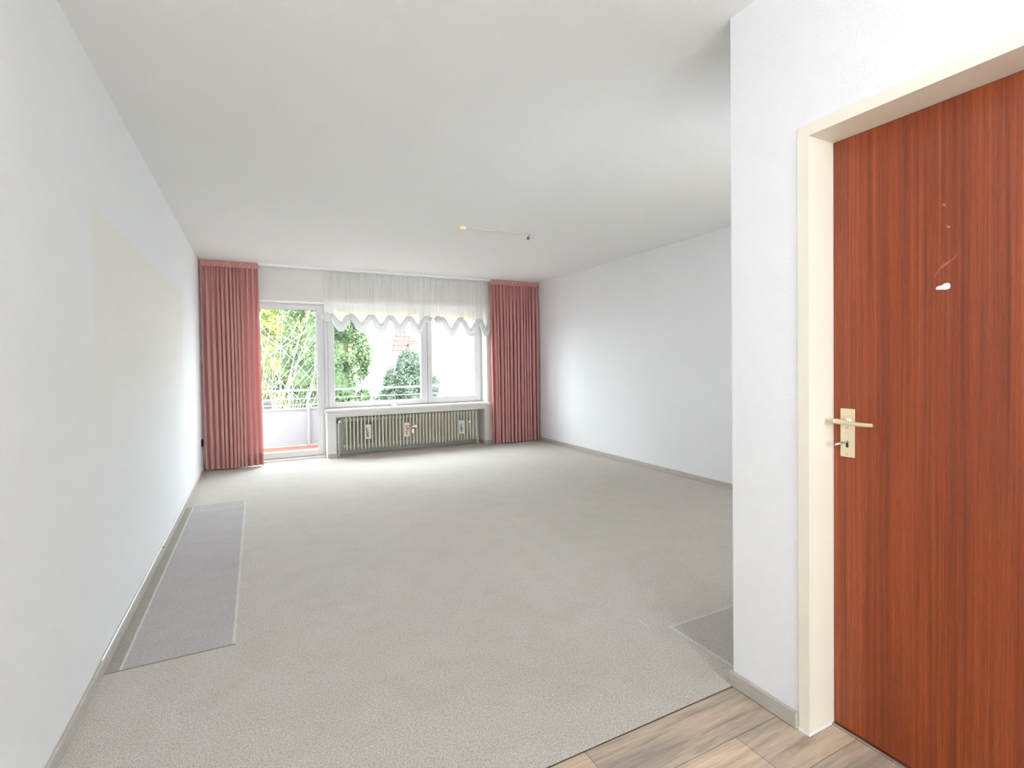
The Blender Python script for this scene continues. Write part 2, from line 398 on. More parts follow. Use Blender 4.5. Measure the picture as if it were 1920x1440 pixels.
k = MB().tube([(XD-.004,.962,.961),(XD-.022,.962,.961)], .0028, 10).tube([(XD-.022,.962,.961),(XD-.03,.966,.9595),(XD-.046,.972,.955),(XD-.05,.974,.953)], [.003,.0045,.0045,.002], 10)
tag(k.build('door_key', STEEL), 'small steel key sticking in the lock of the brown door', 'key')
sc = MB()
for (y,z,a,l,wd) in ((.705,1.66,.3,.014,.003),(.7075,1.662,1.2,.012,.002),(.703,1.656,2.2,.010,.003),(.695,1.595,0,.010,.006),(.6995,1.600,2.6,.008,.002),(.712,1.487,.95,.042,.0018),(.700,1.494,.75,.038,.0035),(.682,1.508,.95,.03,.0014),(.722,1.472,1.05,.03,.0014)):
    c_, s_ = math.cos(a), math.sin(a); u = Vector((0,-c_,s_))*l/2; v = Vector((0,s_,c_))*wd/2; p = Vector((XD-.0006,y,z))
    sc.add([p-u, p-v*1.0, p+u, p+v*1.0], [(0,1,2,3)])
sc.build('scratch_mark', Mat('rubbed_veneer', lin((190,130,100)), .6).m, leaf)
ch = MB(); ring = [(.0,.008),(.006,.0095),(.012,.0065),(.0135,.001),(.012,-.006),(.005,-.0085),(-.003,-.007),(-.010,-.0065),(-.0165,-.0055),(-.018,-.001),(-.013,.0035),(-.006,.004)]
ch.add([(XD-.0016, .705-y, 1.431+z) for y,z in ring]+[(XD, .705-y*1.1, 1.431+z*1.1) for y,z in ring], [tuple(range(12))]+[(i,(i+1)%12,12+(i+1)%12,12+i) for i in range(12)])
co = ch.build('paint_chip', Mat('pale_sticker_residue', (.80,.76,.76), .6).m, leaf); co['label'] = 'small white patch on the veneer'

# ------------------------------------------------------------------ balcony door and window
FY = 7.24
def frame_box(mb, x0, x1, z0, z1, wl, wr, wb, wt, y0, y1):
    mb.box((x0,y0,z0),(x0+wl,y1,z1)).box((x1-wr,y0,z0),(x1,y1,z1)).box((x0+wl,y0,z0),(x1-wr,y1,z0+wb)).box((x0+wl,y0,z1-wt),(x1-wr,y1,z1))
def gasket(mb, x0, x1, z0, z1, y, w=.004):
    frame_box(mb, x0-.001, x1+.001, z0-.001, z1+.001, w, w, w, w, y, y+.012)
bd = struct(empty('door_2', (.95, FY, 0)), 'white glazed balcony door left of the window')
m1 = MB(); frame_box(m1, LX, PX0-.001, .0, LZ, .08, .045, .028, .04, FY, FY+.07)
m1.build('door_frame', WPVC, bd, bevel=.004)
m1 = MB(); frame_box(m1, .555, 1.383, .028, 2.045, .072, .070, .078, .065, FY-.016, FY+.055)
lf = m1.build('door_sash', WPVC, bd, bevel=.005)
m1 = MB(); gasket(m1, .627, 1.313, .106, 1.980, FY+.004); m1.build('gasket', BLACK, lf)
MB().box((.625, FY+.02, .104), (1.315, FY+.024, 1.982)).build('pane', GLASS, lf)
h = MB().box((1.318, FY-.026, 1.085), (1.345, FY-.016, 1.155)).tube([(1.332,FY-.02,1.125),(1.332,FY-.06,1.125)], .008, 12).tube([(1.337,FY-.062,1.125),(1.29,FY-.064,1.122),(1.235,FY-.062,1.12)], [.010,.009,.007], 12)
h.build('balcony_door_handle', Mat('silver_handle', lin((190,188,186)), .35, .5, .6).m, lf, bevel=.002)
MB().box((LX, FY-.05, -.006), (PX0-.002, FY, .022)).build('threshold', Mat('silver_threshold', (.7,.7,.72), .4, .5, .3).m, bd, bevel=.003)

wn = struct(empty('window_1', (2.57, FY, .645)), 'white two part window above the radiator')
m1 = MB(); frame_box(m1, PX0+.001, RX-.001, .645, LZ, .055, .05, .025, .04, FY, FY+.07); m1.box((2.825, FY, .67), (2.885, FY+.07, LZ-.04))
m1.build('window_frame', WPVC, wn, bevel=.004)
for (x0,x1,g0,g1,zb) in ((1.458,2.851,1.540,2.757,.727),(2.857,3.700,2.930,3.612,.743)):
    m1 = MB(); frame_box(m1, x0, x1, .662, 2.045, g0-x0, x1-g1, zb-.662, .065, FY-.016, FY+.055)
    sh = m1.build('sash', WPVC, wn, bevel=.005)
    m1 = MB(); gasket(m1, g0, g1, zb, 1.980, FY+.004); m1.build('gasket', BLACK, sh)
    MB().box((g0-.002, FY+.02, zb-.002), (g1+.002, FY+.024, 1.982)).build('pane', GLASS, sh)
    if x0 > 2:
        MB().box((2.877, FY-.024, 1.175), (2.902, FY-.016, 1.245)).tube([(2.8895,FY-.02,1.225),(2.8895,FY-.045,1.225)], .008, 12).lathe([(0,-.03),(.009,-.03),(.012,-.02),(.012,-.0)], (2.8895, FY-.024, 1.195), 'y', 12).build('window_handle', CREAM, sh, bevel=.002)
        MB().box((3.66, FY-.021, .675), (3.70, FY-.0155, .700)).build('hinge_cover', CREAM, sh, bevel=.003)
w3 = struct(empty('fill_window_3', (3.67, YP-.1, .9)), 'unseen white window added in the return wall for fill light')  # made-up window; its opening lets extra sky light onto the right wall
m1 = MB(); frame_box(m1, 3.15, 4.2, .9, 2.1, .07, .07, .07, .07, YP-.14, YP-.08); m1.build('window_frame', WPVC, w3, bevel=.004)
MB().box((3.22, YP-.112, .97), (4.13, YP-.108, 2.03)).build('pane', GLASS, w3)
w2 = struct(empty('fill_window_2', (1.1, YB-.1, .85)), 'unseen white window added at the far end of the hall for fill light')  # made-up window, added so that more light reaches the near walls
m1 = MB(); frame_box(m1, .25, 1.95, .85, 2.3, .07, .07, .07, .07, YB-.14, YB-.08); m1.box((1.07, YB-.14, .92), (1.13, YB-.08, 2.23)).build('window_frame', WPVC, w2, bevel=.004)
MB().box((.32, YB-.112, .92), (1.07, YB-.108, 2.23)).build('pane', GLASS, w2); MB().box((1.13, YB-.112, .92), (1.88, YB-.108, 2.23)).build('pane', GLASS, w2)
# roller shutter lowered a little outside the panes
sl = MB(); z = 1.925
while z < LZ+.03:
    sl.add([(1.44,FY+.10,z),(3.72,FY+.10,z),(3.72,FY+.108,z+.012),(1.44,FY+.108,z+.012),(3.72,FY+.108,z+.030),(1.44,FY+.108,z+.030),(3.72,FY+.10,z+.040),(1.44,FY+.10,z+.040)], [(0,1,2,3),(3,2,4,5),(5,4,6,7)]); z += .0415
sl.build('roller_shutter', SLAT.m, wn, solid=.003)
MB().box((2.30, FY-.040, .647), (2.375, FY-.0165, .672)).box((2.325, FY-.047, .672), (2.345, FY-.0165, .680)).build('frame_catch', WHITE, wn, bevel=.002)
ws = MB().box((1.372, 6.975, .610), (RX+.03, YW+.0, .645)).box((PX0+.0, YW, .610), (RX, FY+.05, .645))
struct(ws.build('trim_1', SILL, bevel=.005), 'pale stone window sill above the radiator')
# painted lining of the opening
struct(MB().box((PX0-.004, YW-.001, 0), (PX0, FY-.001, .609)).box((LX, YW+.001, LZ-.003), (RX, FY, LZ-.0)).box((RX-.003, YW+.001, .646), (RX-.0, FY-.001, LZ-.003)).build('trim_2', REVEAL), 'white painted lining of the window opening')

# ------------------------------------------------------------------ curtain rail, curtains, sheers
rail = MB().box((.015, 6.895, 2.482), (XR-.02, 7.02, 2.5))
rail.box((.015, 6.889, 2.474), (XR-.02, 6.895, 2.5))
ro = rail.build('curtain_rail', Mat('white_rail', (.8,.8,.8), .4).m, bevel=.002)
tag(ro, 'long white curtain rail along the ceiling above the window', 'curtain rail')

def curtain(name, x0t, x1t, x0b, x1b, seed, nf, label):
    rnd = random.Random(seed)
    root = empty(name, ((x0b+x1b)/2, 6.93, .02))
    NX, NZ_ = 420, 60
    ztop, zbot = 2.434, .018
    ph = [rnd.uniform(0, 6.28) for _ in range(6)]
    wid = [rnd.uniform(.7, 1.45) for _ in range(nf)]; tot = sum(wid); acc = [0]
    for q in wid: acc.append(acc[-1]+q/tot)
    amp = [rnd.uniform(.65, 1.1) for _ in range(nf+1)]
    def phase(s):
        for i in range(nf):
            if s <= acc[i+1]: return i + (s-acc[i])/(acc[i+1]-acc[i]), i
        return nf, nf-1
    def surf(s, t, off=0):
        drift = .012*math.sin(3.0*t+ph[0]+5*s)*t
        p, i = phase(min(1, max(0, s+drift*0.6)))
        fr = p-i; a = amp[min(i,nf-1)]*(1-fr)+amp[min(i+1,nf)]*fr
        cw = math.cos(2*math.pi*p)
        cw = math.copysign(abs(cw)**.8, cw)
        opn = min(1, .35+t*2.2)
        y = 6.925 - .040*a*cw*opn - .009*math.sin(2*math.pi*(2.1*p)+ph[1])*math.exp(-t*6) - .006*math.sin(2*math.pi*3.3*p+ph[2])*math.exp(-t*5)
        skew = .35*(s-.0)*(1-t)*0
        x = (x0t+(x1t-x0t)*s)*(1-t) + (x0b+(x1b-x0b)*s)*t
        x += .010*math.sin(4*math.pi*p+.4)*opn
        z = ztop+(zbot-ztop)*t + .004*math.sin(2*math.pi*p*1.0+ph[3])*(t**6)
        return (x, y+off, z)
    vs = [surf(i/NX, j/NZ_) for j in range(NZ_+1) for i in range(NX+1)]
    fs = [(j*(NX+1)+i, j*(NX+1)+i+1, (j+1)*(NX+1)+i+1, (j+1)*(NX+1)+i) for j in range(NZ_) for i in range(NX)]
    MB().add(vs, fs, 0, True).build('curtain_cloth', PINK, root)
    # doubled hem at the bottom
    t0 = 1-.145/2.416
    vs = [surf(i/NX, t0+(1-t0)*j/6, .006) for j in range(7) for i in range(NX+1)]
    fs = [(j*(NX+1)+i, j*(NX+1)+i+1, (j+1)*(NX+1)+i+1, (j+1)*(NX+1)+i) for j in range(6) for i in range(NX)]
    MB().add(vs, fs, 0, True).build('hem', PINK_H, root)
    # gathered heading tape
    vs = []; NT = 500; rows = 12
    for j in range(rows+1):
        tt = j/rows
        for i in range(NT+1):
            s = i/NT
            base = surf(s, 0)
            r = .5*math.sin(s*nf*14+ph[4]+2.2*tt)+.5*math.sin(s*nf*31+ph[5]-3*tt)
            y = 6.884 + (base[1]-6.884)*tt*.8 - .007*r*(1-.35*tt) - .006*math.sin(math.pi*2*tt)**2
            vs.append((x0t+(x1t-x0t)*s, min(y-.004, 6.885+.03*max(0,tt-.35)), 2.4965-.068*tt+.0015*math.sin(s*nf*23)*(1-tt)))
    fs = [(j*(NT+1)+i, j*(NT+1)+i+1, (j+1)*(NT+1)+i+1, (j+1)*(NT+1)+i) for j in range(rows) for i in range(NT)]
    MB().add(vs, fs, 0, True).build('heading', PINK, root)
    return tag(root, label, 'curtain')
curtain('curtain', .018, .625, .030, .640, 4, 12, 'dusty pink pleated floor length curtain in the left corner beside the balcony door')
curtain('curtain', 3.745, 4.575, 3.765, 4.565, 9, 14, 'dusty pink pleated floor length curtain in the right corner beside the window')

def sheer(name, x0, x1, peaks, zpk, zlow, seed, label):
    """peaks: x of every gathering cord (first and last are the ends)"""
    rnd = random.Random(seed); root = empty(name, ((x0+x1)/2, 6.985, 1.7))
    def edge(x):
        for i in range(len(peaks)-1):
            a, b_ = peaks[i], peaks[i+1]
            if a <= x <= b_:
                s = (x-a)/(b_-a)
                return zpk[i]*(1-s)+zpk[i+1]*s - (.5-.5*math.cos(2*math.pi*s))*((zpk[i]*(1-s)+zpk[i+1]*s)-zlow[i])
        return zpk[0] if x < peaks[0] else zpk[-1]
    NX, NZ_ = 420, 26; vs = []
    p1, p2 = rnd.uniform(0,6), rnd.uniform(0,6)
    for j in range(NZ_+1):
        t = j/NZ_
        for i in range(NX+1):
            s = i/NX; x = x0+(x1-x0)*s; ze = edge(x)-.01
            z = 2.478+(ze-2.478)*t
            # folds run from the top into the cords
            near = min(peaks, key=lambda q: abs(q-x)); pull = math.exp(-((x-near)/.07)**2)
            f = math.sin(x*95+p1+2*math.sin(x*11))+.6*math.sin(x*160+p2)
            y = 7.0 + .0035*f*(1-.3*t) - .012*pull*t*math.sin(x*240)
            xx = x + .15*(near-x)*pull*t
            vs.append((xx, y, z))
    fs = [(j*(NX+1)+i, j*(NX+1)+i+1, (j+1)*(NX+1)+i+1, (j+1)*(NX+1)+i) for j in range(NZ_) for i in range(NX)]
    MB().add(vs, fs, 0, True).build('voile', SHEER, root)
    # puffed swags between the cords
    for i in range(len(peaks)-1):
        a, b_ = peaks[i], peaks[i+1]; w_ = b_-a; mb = MB(); NS, NR = 48, 40; vs = []; q1 = rnd.uniform(0,6)
        for k in range(NS+1):
            s = k/NS; x = a+w_*s; bow = math.sin(math.pi*s)
            zc_ = zpk[i]*(1-s)+zpk[i+1]*s - (.5-.5*math.cos(2*math.pi*s))*((zpk[i]*(1-s)+zpk[i+1]*s)-zlow[i])
            half = .030+.020*bow; dep = .018+.018*bow
            # tangent of the swag, so that its cross-section stays upright to the curve
            s2 = min(1, s+.02); s1 = max(0, s-.02)
            zz = lambda q: zpk[i]*(1-q)+zpk[i+1]*q-((.5-.5*math.cos(2*math.pi*q)))*((zpk[i]*(1-q)+zpk[i+1]*q)-zlow[i])
            tx, tz = w_*(s2-s1), zz(s2)-zz(s1); L = math.hypot(tx, tz); nx, nz = -tz/L, tx/L
            for r_ in range(NR):
                an = 2*math.pi*r_/NR
                rip = 1+.20*math.sin(7*an+q1+1.5*s)+.10*math.sin(13*an+3*q1-4*s)
                n_ = math.cos(an)*half*rip; d_ = math.sin(an)*dep*rip
                vs.append((x+nx*n_*(.65 if abs(nx) > .5 else 1), 6.996-.006*bow+d_, zc_+nz*n_+ (abs(nx)*n_*.2)))
        fs = [(k*NR+r_, k*NR+(r_+1)%NR, (k+1)*NR+(r_+1)%NR, (k+1)*NR+r_) for k in range(NS) for r_ in range(NR)]
        mb.add(vs, fs, 0, True); mb.build('swag', SHEER_D, root)
    # rosettes of cloth bunched at every cord
    for i, p in enumerate(peaks):
        mb = MB(); wide = .015
        if i in (0, len(peaks)-1): wide = .028
        prof = []
        n = 26; rings = []
        for k in range(9):
            a_ = -math.pi/2+math.pi*k/8; rr = math.cos(a_); hh = math.sin(a_)
            rings.append([(p+rr*wide*(1+.25*math.sin(7*(2*math.pi*q/n)+i)) *math.cos(2*math.pi*q/n), 6.990+hh*.020, zpk[i]+.002+rr*.034*(1+.2*math.sin(6*(2*math.pi*q/n)+2*i))*math.sin(2*math.pi*q/n)) for q in range(n)])
        vs = [q for r in rings for q in r]
        fs = [(k*n+q, k*n+(q+1)%n, (k+1)*n+(q+1)%n, (k+1)*n+q) for k in range(8) for q in range(n)]
        mb.add(vs, fs, 0, True).build('gather', SHEER_D, root)
    return tag(root, label, 'sheer curtain')
sheer('sheer_curtain', 1.395, 2.884, [1.375,1.475,1.722,2.003,2.258,2.528,2.775,2.845], [1.875,1.885,1.89,1.89,1.89,1.885,1.89,1.88], [1.872,1.745,1.75,1.735,1.74,1.735,1.88], 3,
      'white scalloped sheer curtain over the left two thirds of the window')
sheer('sheer_curtain', 2.886, 3.82, [2.915,3.00,3.309,3.610,3.80], [1.88,1.89,1.89,1.875,1.87], [1.875,1.70,1.70,1.70], 8,
      'white scalloped sheer curtain beside the right pink curtain')

# ------------------------------------------------------------------ radiator in the niche
rd = empty('radiator', (2.6, 7.16, .0))
def section_mb(x):
    mb = MB(); zb, zt = .075, .530
    for yc, ry in ((7.085,.024),(7.133,.026),(7.183,.026),(7.230,.022)):
        n = 12; hs = [(zb, .15), (zb+.012, .7), (zb+.035, 1.0), (zt-.03, 1.0), (zt-.010, .8), (zt, .2)]
        rings = [[(x+.0085*k_*math.cos(2*math.pi*q/n)*(1.25 if h_ < zb+.05 else 1), yc+ry*(.6+.4*k_)*math.sin(2*math.pi*q/n), h_) for q in range(n)] for h_, k_ in hs]
        vs = [q for r in rings for q in r]
        mb.add(vs, [(k*n+q, k*n+(q+1)%n, (k+1)*n+(q+1)%n, (k+1)*n+q) for k in range(len(hs)-1) for q in range(n)], 0, True)
    for zc_ in (zb+.045, zt-.045):   # headers joining the columns, and the hub between sections
        mb.box((x-.008, 7.085, zc_-.028), (x+.008, 7.232, zc_+.028))
        mb.lathe([(.001,-.0245),(.026,-.0245),(.026,.0245),(.001,.0245)], (x, 7.160, zc_), 'x', 16)
    return mb
XS = [1.660+i*(3.560-1.660)/39 for i in range(40)]
first = section_mb(XS[0]).build('section', RAD, rd)
for x in XS[1:]:
    c = first.copy(); C.objects.link(c); c.location.x += x-XS[0]
for zc_ in (.485, .12): MB().lathe([(.0,.0),(.015,0),(.03,.03),(.03,.04)], (1.618,7.16,zc_), 'x', 14).build('end_plug', RAD, rd)
v = MB().tube([(1.625,7.16,.485),(1.578,7.155,.485),(1.566,7.14,.48)], .011, 12).tube([(1.566,7.13,.475),(1.560,7.12,.44),(1.558,7.115,.30),(1.556,7.112,.0)], .010, 12)
v.build('supply_pipe', RAD, rd)
MB().lathe([(.014,.02),(.028,.018),(.031,0),(.031,-.010),(.027,-.012)], (1.566,7.10,.478), 'y', 20).build('valve_collar', BLACK, rd)
MB().lathe([(.018,.0),(.021,-.012),(.021,-.042),(.017,-.048),(0,-.048)], (1.566,7.092,.478), 'y', 20).build('thermostat_knob', WHITE, rd)
MB().tube([(3.57,7.16,.12),(3.612,7.155,.12),(3.618,7.15,.10),(3.618,7.15,0)], .010, 12).lathe([(0,-.02),(.014,-.02),(.014,.015),(0,.015)], (3.618,7.15,.125), 'z', 14).build('return_pipe', RAD, rd)
tag(rd, 'long cream ribbed radiator in the niche under the window', 'radiator')

def humidifier(x, z, seed, cols, body, label):
    rnd = random.Random(seed); e = empty('radiator_humidifier', (x, 7.055, z-.1))
    MB().box((x-.042, 7.034, z-.100), (x+.042, 7.0605, z+.100)).build('ceramic_body', body, e, bevel=.004)
    mb = MB()
    for k in range(5):
        a = rnd.uniform(-.5,.5); h_ = rnd.uniform(.05,.13)
        mb.tube([(x+.003*k-.006,7.0335,z-.075),(x+a*h_*.4,7.0335,z-.075+h_*.55),(x+a*h_*.55,7.0335,z-.075+h_)], [.0022,.0016,.001], 5, 0)
        cx_, cz_ = x+a*h_*.55, z-.075+h_
        for q in range(5):
            an = 2*math.pi*q/5+k; p = Vector((cx_+.006*math.cos(an), 7.0332, cz_+.006*math.sin(an)))
            mb.add([p+Vector((.0045*math.cos(2*math.pi*j/8),0,.0045*math.sin(2*math.pi*j/8))) for j in range(8)], [tuple(range(8))], 1)
        for q in range(3):
            lz = z-.07+h_*rnd.uniform(.1,.8); lx = x+rnd.uniform(-.022,.022)
            mb.add([(lx-.009,7.0333,lz),(lx,7.0333,lz+.004),(lx+.009,7.0333,lz+.002),(lx,7.0333,lz-.004)], [(0,1,2,3)], 0)
    mb.build('painted_flowers', [Mat('motif_stems', cols[0], .5).m, Mat('motif_petals', cols[1], .5).m], e)
    return tag(e, label, 'humidifier')
CER = Mat('grey_white_ceramic', lin((206,206,198)), .3).m; CER2 = Mat('pinkish_ceramic', lin((224,206,192)), .3).m
humidifier(1.934, .318, 1, (lin((70,96,60)), lin((168,84,78))), CER, 'flat ceramic humidifier with green leafy flowers, leftmost of three on the radiator')
humidifier(2.474, .309, 2, (lin((150,110,70)), lin((188,70,44))), CER2, 'flat pinkish ceramic humidifier with orange red flowers at the middle of the radiator')
humidifier(3.308, .289, 3, (lin((90,104,84)), lin((126,120,128))), CER, 'flat ceramic humidifier with muted grey green flowers near the right end of the radiator')
mt = empty('heat_meter', (2.564, 7.055, .25))
MB().box((2.547, 7.038, .252), (2.583, 7.0605, .352)).build('meter_case', WHITE, mt, bevel=.004)
MB().lathe([(0,-.002),(.012,-.002),(.012,.004)], (2.566, 7.038, .324), 'y', 16).build('meter_window', BLACK, mt)
tag(mt, 'small white heat meter with a dark dot clipped to the radiator', 'meter')
o = MB().box((2.586, 7.050, .330), (2.634, 7.0605, .366)).build('radiator_bracket', RAD, bevel=.003)
tag(o, 'small cream bracket across two radiator ribs right beside the white heat meter', 'bracket')
o = MB().box((3.428, 7.050, .340), (3.464, 7.0605, .378)).build('radiator_bracket', RAD, bevel=.003)
tag(o, 'small cream bracket near the right end of the radiator', 'bracket')

# ------------------------------------------------------------------ small things in the room
e = empty('ceiling_lamp_mount', (2.65, 4.34, 2.5))
MB().lathe([(0,-.030),(.030,-.030),(.036,-.026),(.037,0)], (2.306, 4.362, 2.5), 'z', 28).build('canopy', BEIGEP, e)
dct = MB().box((2.335, -.006, -.011), (2.995, .006, 0)).build('cable_duct', Mat('dull_beige_duct', lin((206,190,176)), .5).m, e)
dct.matrix_parent_inverse = Matrix.Identity(4)
dx, dy = 2.985-2.306, 4.318-4.362; ang = math.atan2(dy, dx)
dct.data.transform(Matrix.Translation((-2.306,0,0))); dct.data.transform(Matrix.Rotation(ang, 4, 'Z')); dct.location = Vector((2.306,4.362,2.5))-Vector(e.location)
tag(e, 'round beige ceiling cap with a thin cable duct running right', 'ceiling fitting')
e = empty('terminal_block', (2.98, 4.33, 2.47))
MB().tube([(2.994,4.322,2.497),(2.986,4.312,2.478),(2.974,4.306,2.462)], .0022, 6).tube([(3.000,4.322,2.497),(2.993,4.310,2.478),(2.982,4.303,2.462)], .0022, 6).build('wire', Mat('dark_wire', (.05,.04,.035), .5).m, e)
MB().box((2.960, 4.294, 2.436), (2.984, 4.310, 2.463)).build('connector', Mat('brown_connector', lin((110,96,70)), .5).m, e, bevel=.002)
tag(e, 'tiny brown terminal block hanging on bare wires from the ceiling', 'terminal block')
for i, (x, y) in enumerate(((3.052,4.330),(3.10,4.432))):
    o = MB().lathe([(0,-.0015),(.005,-.0015),(.006,0)], (x, y, 2.5), 'z', 10).build('drill_hole', BLACK)
    tag(o, 'dark drill hole in the ceiling %s the terminal block' % ('right beside' if i == 0 else 'slightly nearer the window than'), 'hole')
o = MB().lathe([(0,.022),(.028,.022),(.042,.016),(.046,0)], (0, 6.80, .357), 'x', 28).build('wall_socket', DARKB)
tag(o, 'dark brown round wall socket low on the left wall beside the pink curtain', 'socket')
o = MB().tube([(.006,YY,.0585) for YY in (2.54,4.0,5.4,6.85)], .0045, 8).build('white_cable', WHITE)
tag(o, 'thin white cable lying on top of the left skirting', 'cable')
o = MB().tube([(0,3.965,.055),(.02,3.965,.057)], .003, 8).build('nail', BLACK)
tag(o, 'small black nail just above the left skirting', 'nail')
# invented lamp stem for the added fill light above the camera
e = empty('fill_lamp', (.80, .30, 2.5))
MB().lathe([(0,-.02),(.05,-.02),(.055,0)], (.80,.30,2.5), 'z', 20).tube([(.80,.30,2.49),(.80,.30,2.12)], .006, 8).build('fill_lamp_stem', WHITE, e)
tag(e, 'small white lamp stem added above the camera for the fill light', 'lamp')

# ------------------------------------------------------------------ balcony
o = MB().box((-.9, YO, -.17), (5.4, 8.62, -.02)).build('balcony_floor', TILE_R); tag(o, 'terracotta tiled balcony floor outside the glass door', 'balcony')
bl = empty('balcony_railing', (2.3, 8.5, 0))
for p in (-.68, .31, 1.30, 2.29, 3.28, 4.27):
    MB().box((p-.016, 8.484, -.02), (p+.016, 8.516, .84)).build('post', PANEL, bl, bevel=.002)
MB().box((-.9, 8.475, .835), (5.4, 8.525, .868)).build('handrail', PANEL, bl, bevel=.004)
for z in (.722, .629): MB().box((-.9, 8.492, z-.008), (5.4, 8.508, z+.008)).build('rail', PANEL, bl)
for i, p in enumerate((-.68, .31, 1.30, 2.29, 3.28)):
    MB().box((p+.02, 8.518, -.0), (p+.97, 8.526, .573)).box((p+.016, 8.505, .553), (p+.974, 8.519, .580)).build('panel', PANEL, bl)
tag(bl, 'white balcony railing with solid lower panels', 'railing')

# ------------------------------------------------------------------ garden and neighbours
GZ = -2.6
struct(MB().box((-40, YO+.1, GZ-.2), (60, 90, GZ)).build('ground', PAVE), 'pale paved ground below the balcony')
def leaves(n, sampler, size, seed):
    rnd = np.random.RandomState(seed); P, N, sz = sampler(rnd, n)
    a = rnd.normal(size=(n,3)); a /= np.linalg.norm(a, axis=1)[:,None]
    b_ = np.cross(a, N + .6*rnd.normal(size=(n,3))); b_ /= (np.linalg.norm(b_, axis=1)[:,None]+1e-9)
    L = (size*sz*(.6+.8*rnd.rand(n)))[:,None]; Wd = L*.42
    v = np.empty((n,4,3)); v[:,0] = P-a*L*.5; v[:,1] = P+b_*Wd*.5; v[:,2] = P+a*L*.5; v[:,3] = P-b_*Wd*.5
    return v.reshape(-1,3), np.arange(4*n).reshape(n,4)
def leaf_obj(name, mat, n, sampler, size, seed, parent):
    v, f = leaves(n, sampler, size, seed)
    me = bpy.data.meshes.new(name); me.vertices.add(len(v)); me.vertices.foreach_set('co', v.ravel())
    me.loops.add(f.size); me.loops.foreach_set('vertex_index', f.ravel()); me.polygons.add(len(f))
    me.polygons.foreach_set('loop_start', np.arange(0, f.size, 4)); me.polygons.foreach_set('loop_total', np.full(len(f), 4))
    me.materials.append(mat); me.update(); me.validate()
    o = bpy.data.objects.new(name, me); C.objects.link(o)
    o.parent = parent; o.matrix_parent_inverse = Matrix.Translation(parent.location).inverted(); return o
def crown(cx, cy, z0, z1, rad, shape, seed):
    rs = np.random.RandomState(seed); nb = 130
    # clumps placed over the crown, each a tuft of sprays
    h = rs.rand(nb)**.9; th = rs.rand(nb)*2*np.pi
    if shape == 'cone': R_ = rad*(1-h)**.75*(1.0)+.05
    else: R_ = rad*np.sqrt(np.clip(1-(2*h-1)**2*.72, 0, 1))
    rr = R_*(.78+.22*rs.rand(nb)); cz = z0+(z1-z0)*h
    cc = np.stack([cx+rr*np.cos(th), cy+rr*np.sin(th), cz], 1)
    def samp(rnd, n):
        k = rnd.randint(0, nb, n); d = rnd.normal(size=(n,3)); d /= np.linalg.norm(d, axis=1)[:,None]
        cr_ = rad*(.22+.10*np.sin(k*1.7))*(1-.45*h[k] if shape == 'cone' else 1)
        P = cc[k]+d*(cr_*rnd.rand(n)**.35)[:,None]*np.array([1,1,1.15]); return P, d, np.ones(n)
    return samp
def tree(x, y, z1, rad, shape, mat, n, size, seed, label, zc0=GZ+.3, name='conifer'):
    e = empty(name, (x, y, GZ))
    tp = [(x, y, GZ), (x+.05, y, GZ+(z1-GZ)*.5), (x, y, z1-.3)]
    MB().tube(tp, [.12+.05*rad, .09, .02], 10).build('trunk', BARK, e)
    # inner mass of shaded wood and dead needles, so that the crown is opaque
    core = MB(); rr = random.Random(seed); nv = 26; rings = []
    for k in range(17):
        q = k/16; R_ = rad*.74*((1-q)**.75 if shape == 'cone' else math.sqrt(max(.02, 1-(2*q-1)**2*.85)))
        rings.append([(x+R_*rr.uniform(.88,1.08)*math.cos(6.2832*j/nv), y+R_*rr.uniform(.88,1.08)*math.sin(6.2832*j/nv), zc0+(z1-.12*(z1-zc0)-zc0)*q) for j in range(nv)])
    core.add([p for r in rings for p in r], [(k*nv+j, k*nv+(j+1)%nv, (k+1)*nv+(j+1)%nv, (k+1)*nv+j) for k in range(16) for j in range(nv)], 0, True)
    core.build('inner_foliage', mat, e)
    leaf_obj('foliage', mat, n, crown(x, y, zc0, z1, rad, shape, seed), size, seed+50, e)
    return tag(e, label, 'tree')
tree(-1.5, 14.9, 6.4, 1.7, 'round', F_YEL, 45000, .11, 11, 'tall yellow green conifer seen through the left part of the balcony door')
tree(1.3, 19.4, 7.8, 2.4, 'round', F_YEL, 60000, .13, 12, 'tall yellowish conifer behind the pale bare shrub')
tree(1.97, 12.3, 2.95, 1.0, 'round', F_GRN, 60000, .075, 13, 'dense green conifer filling the left edge of the window')
tree(4.72, 14.8, 1.45, 1.6, 'cone', F_BLU, 56000, .085, 14, 'blue green conical yew in front of the red roofed house', -1.3)
o = MB().box((-6, 11.0, GZ), (.95, 11.25, .55)).build('garden_wall', STONE, bevel=.03); tag(o, 'dark brown stone garden wall behind the bare shrub', 'wall')

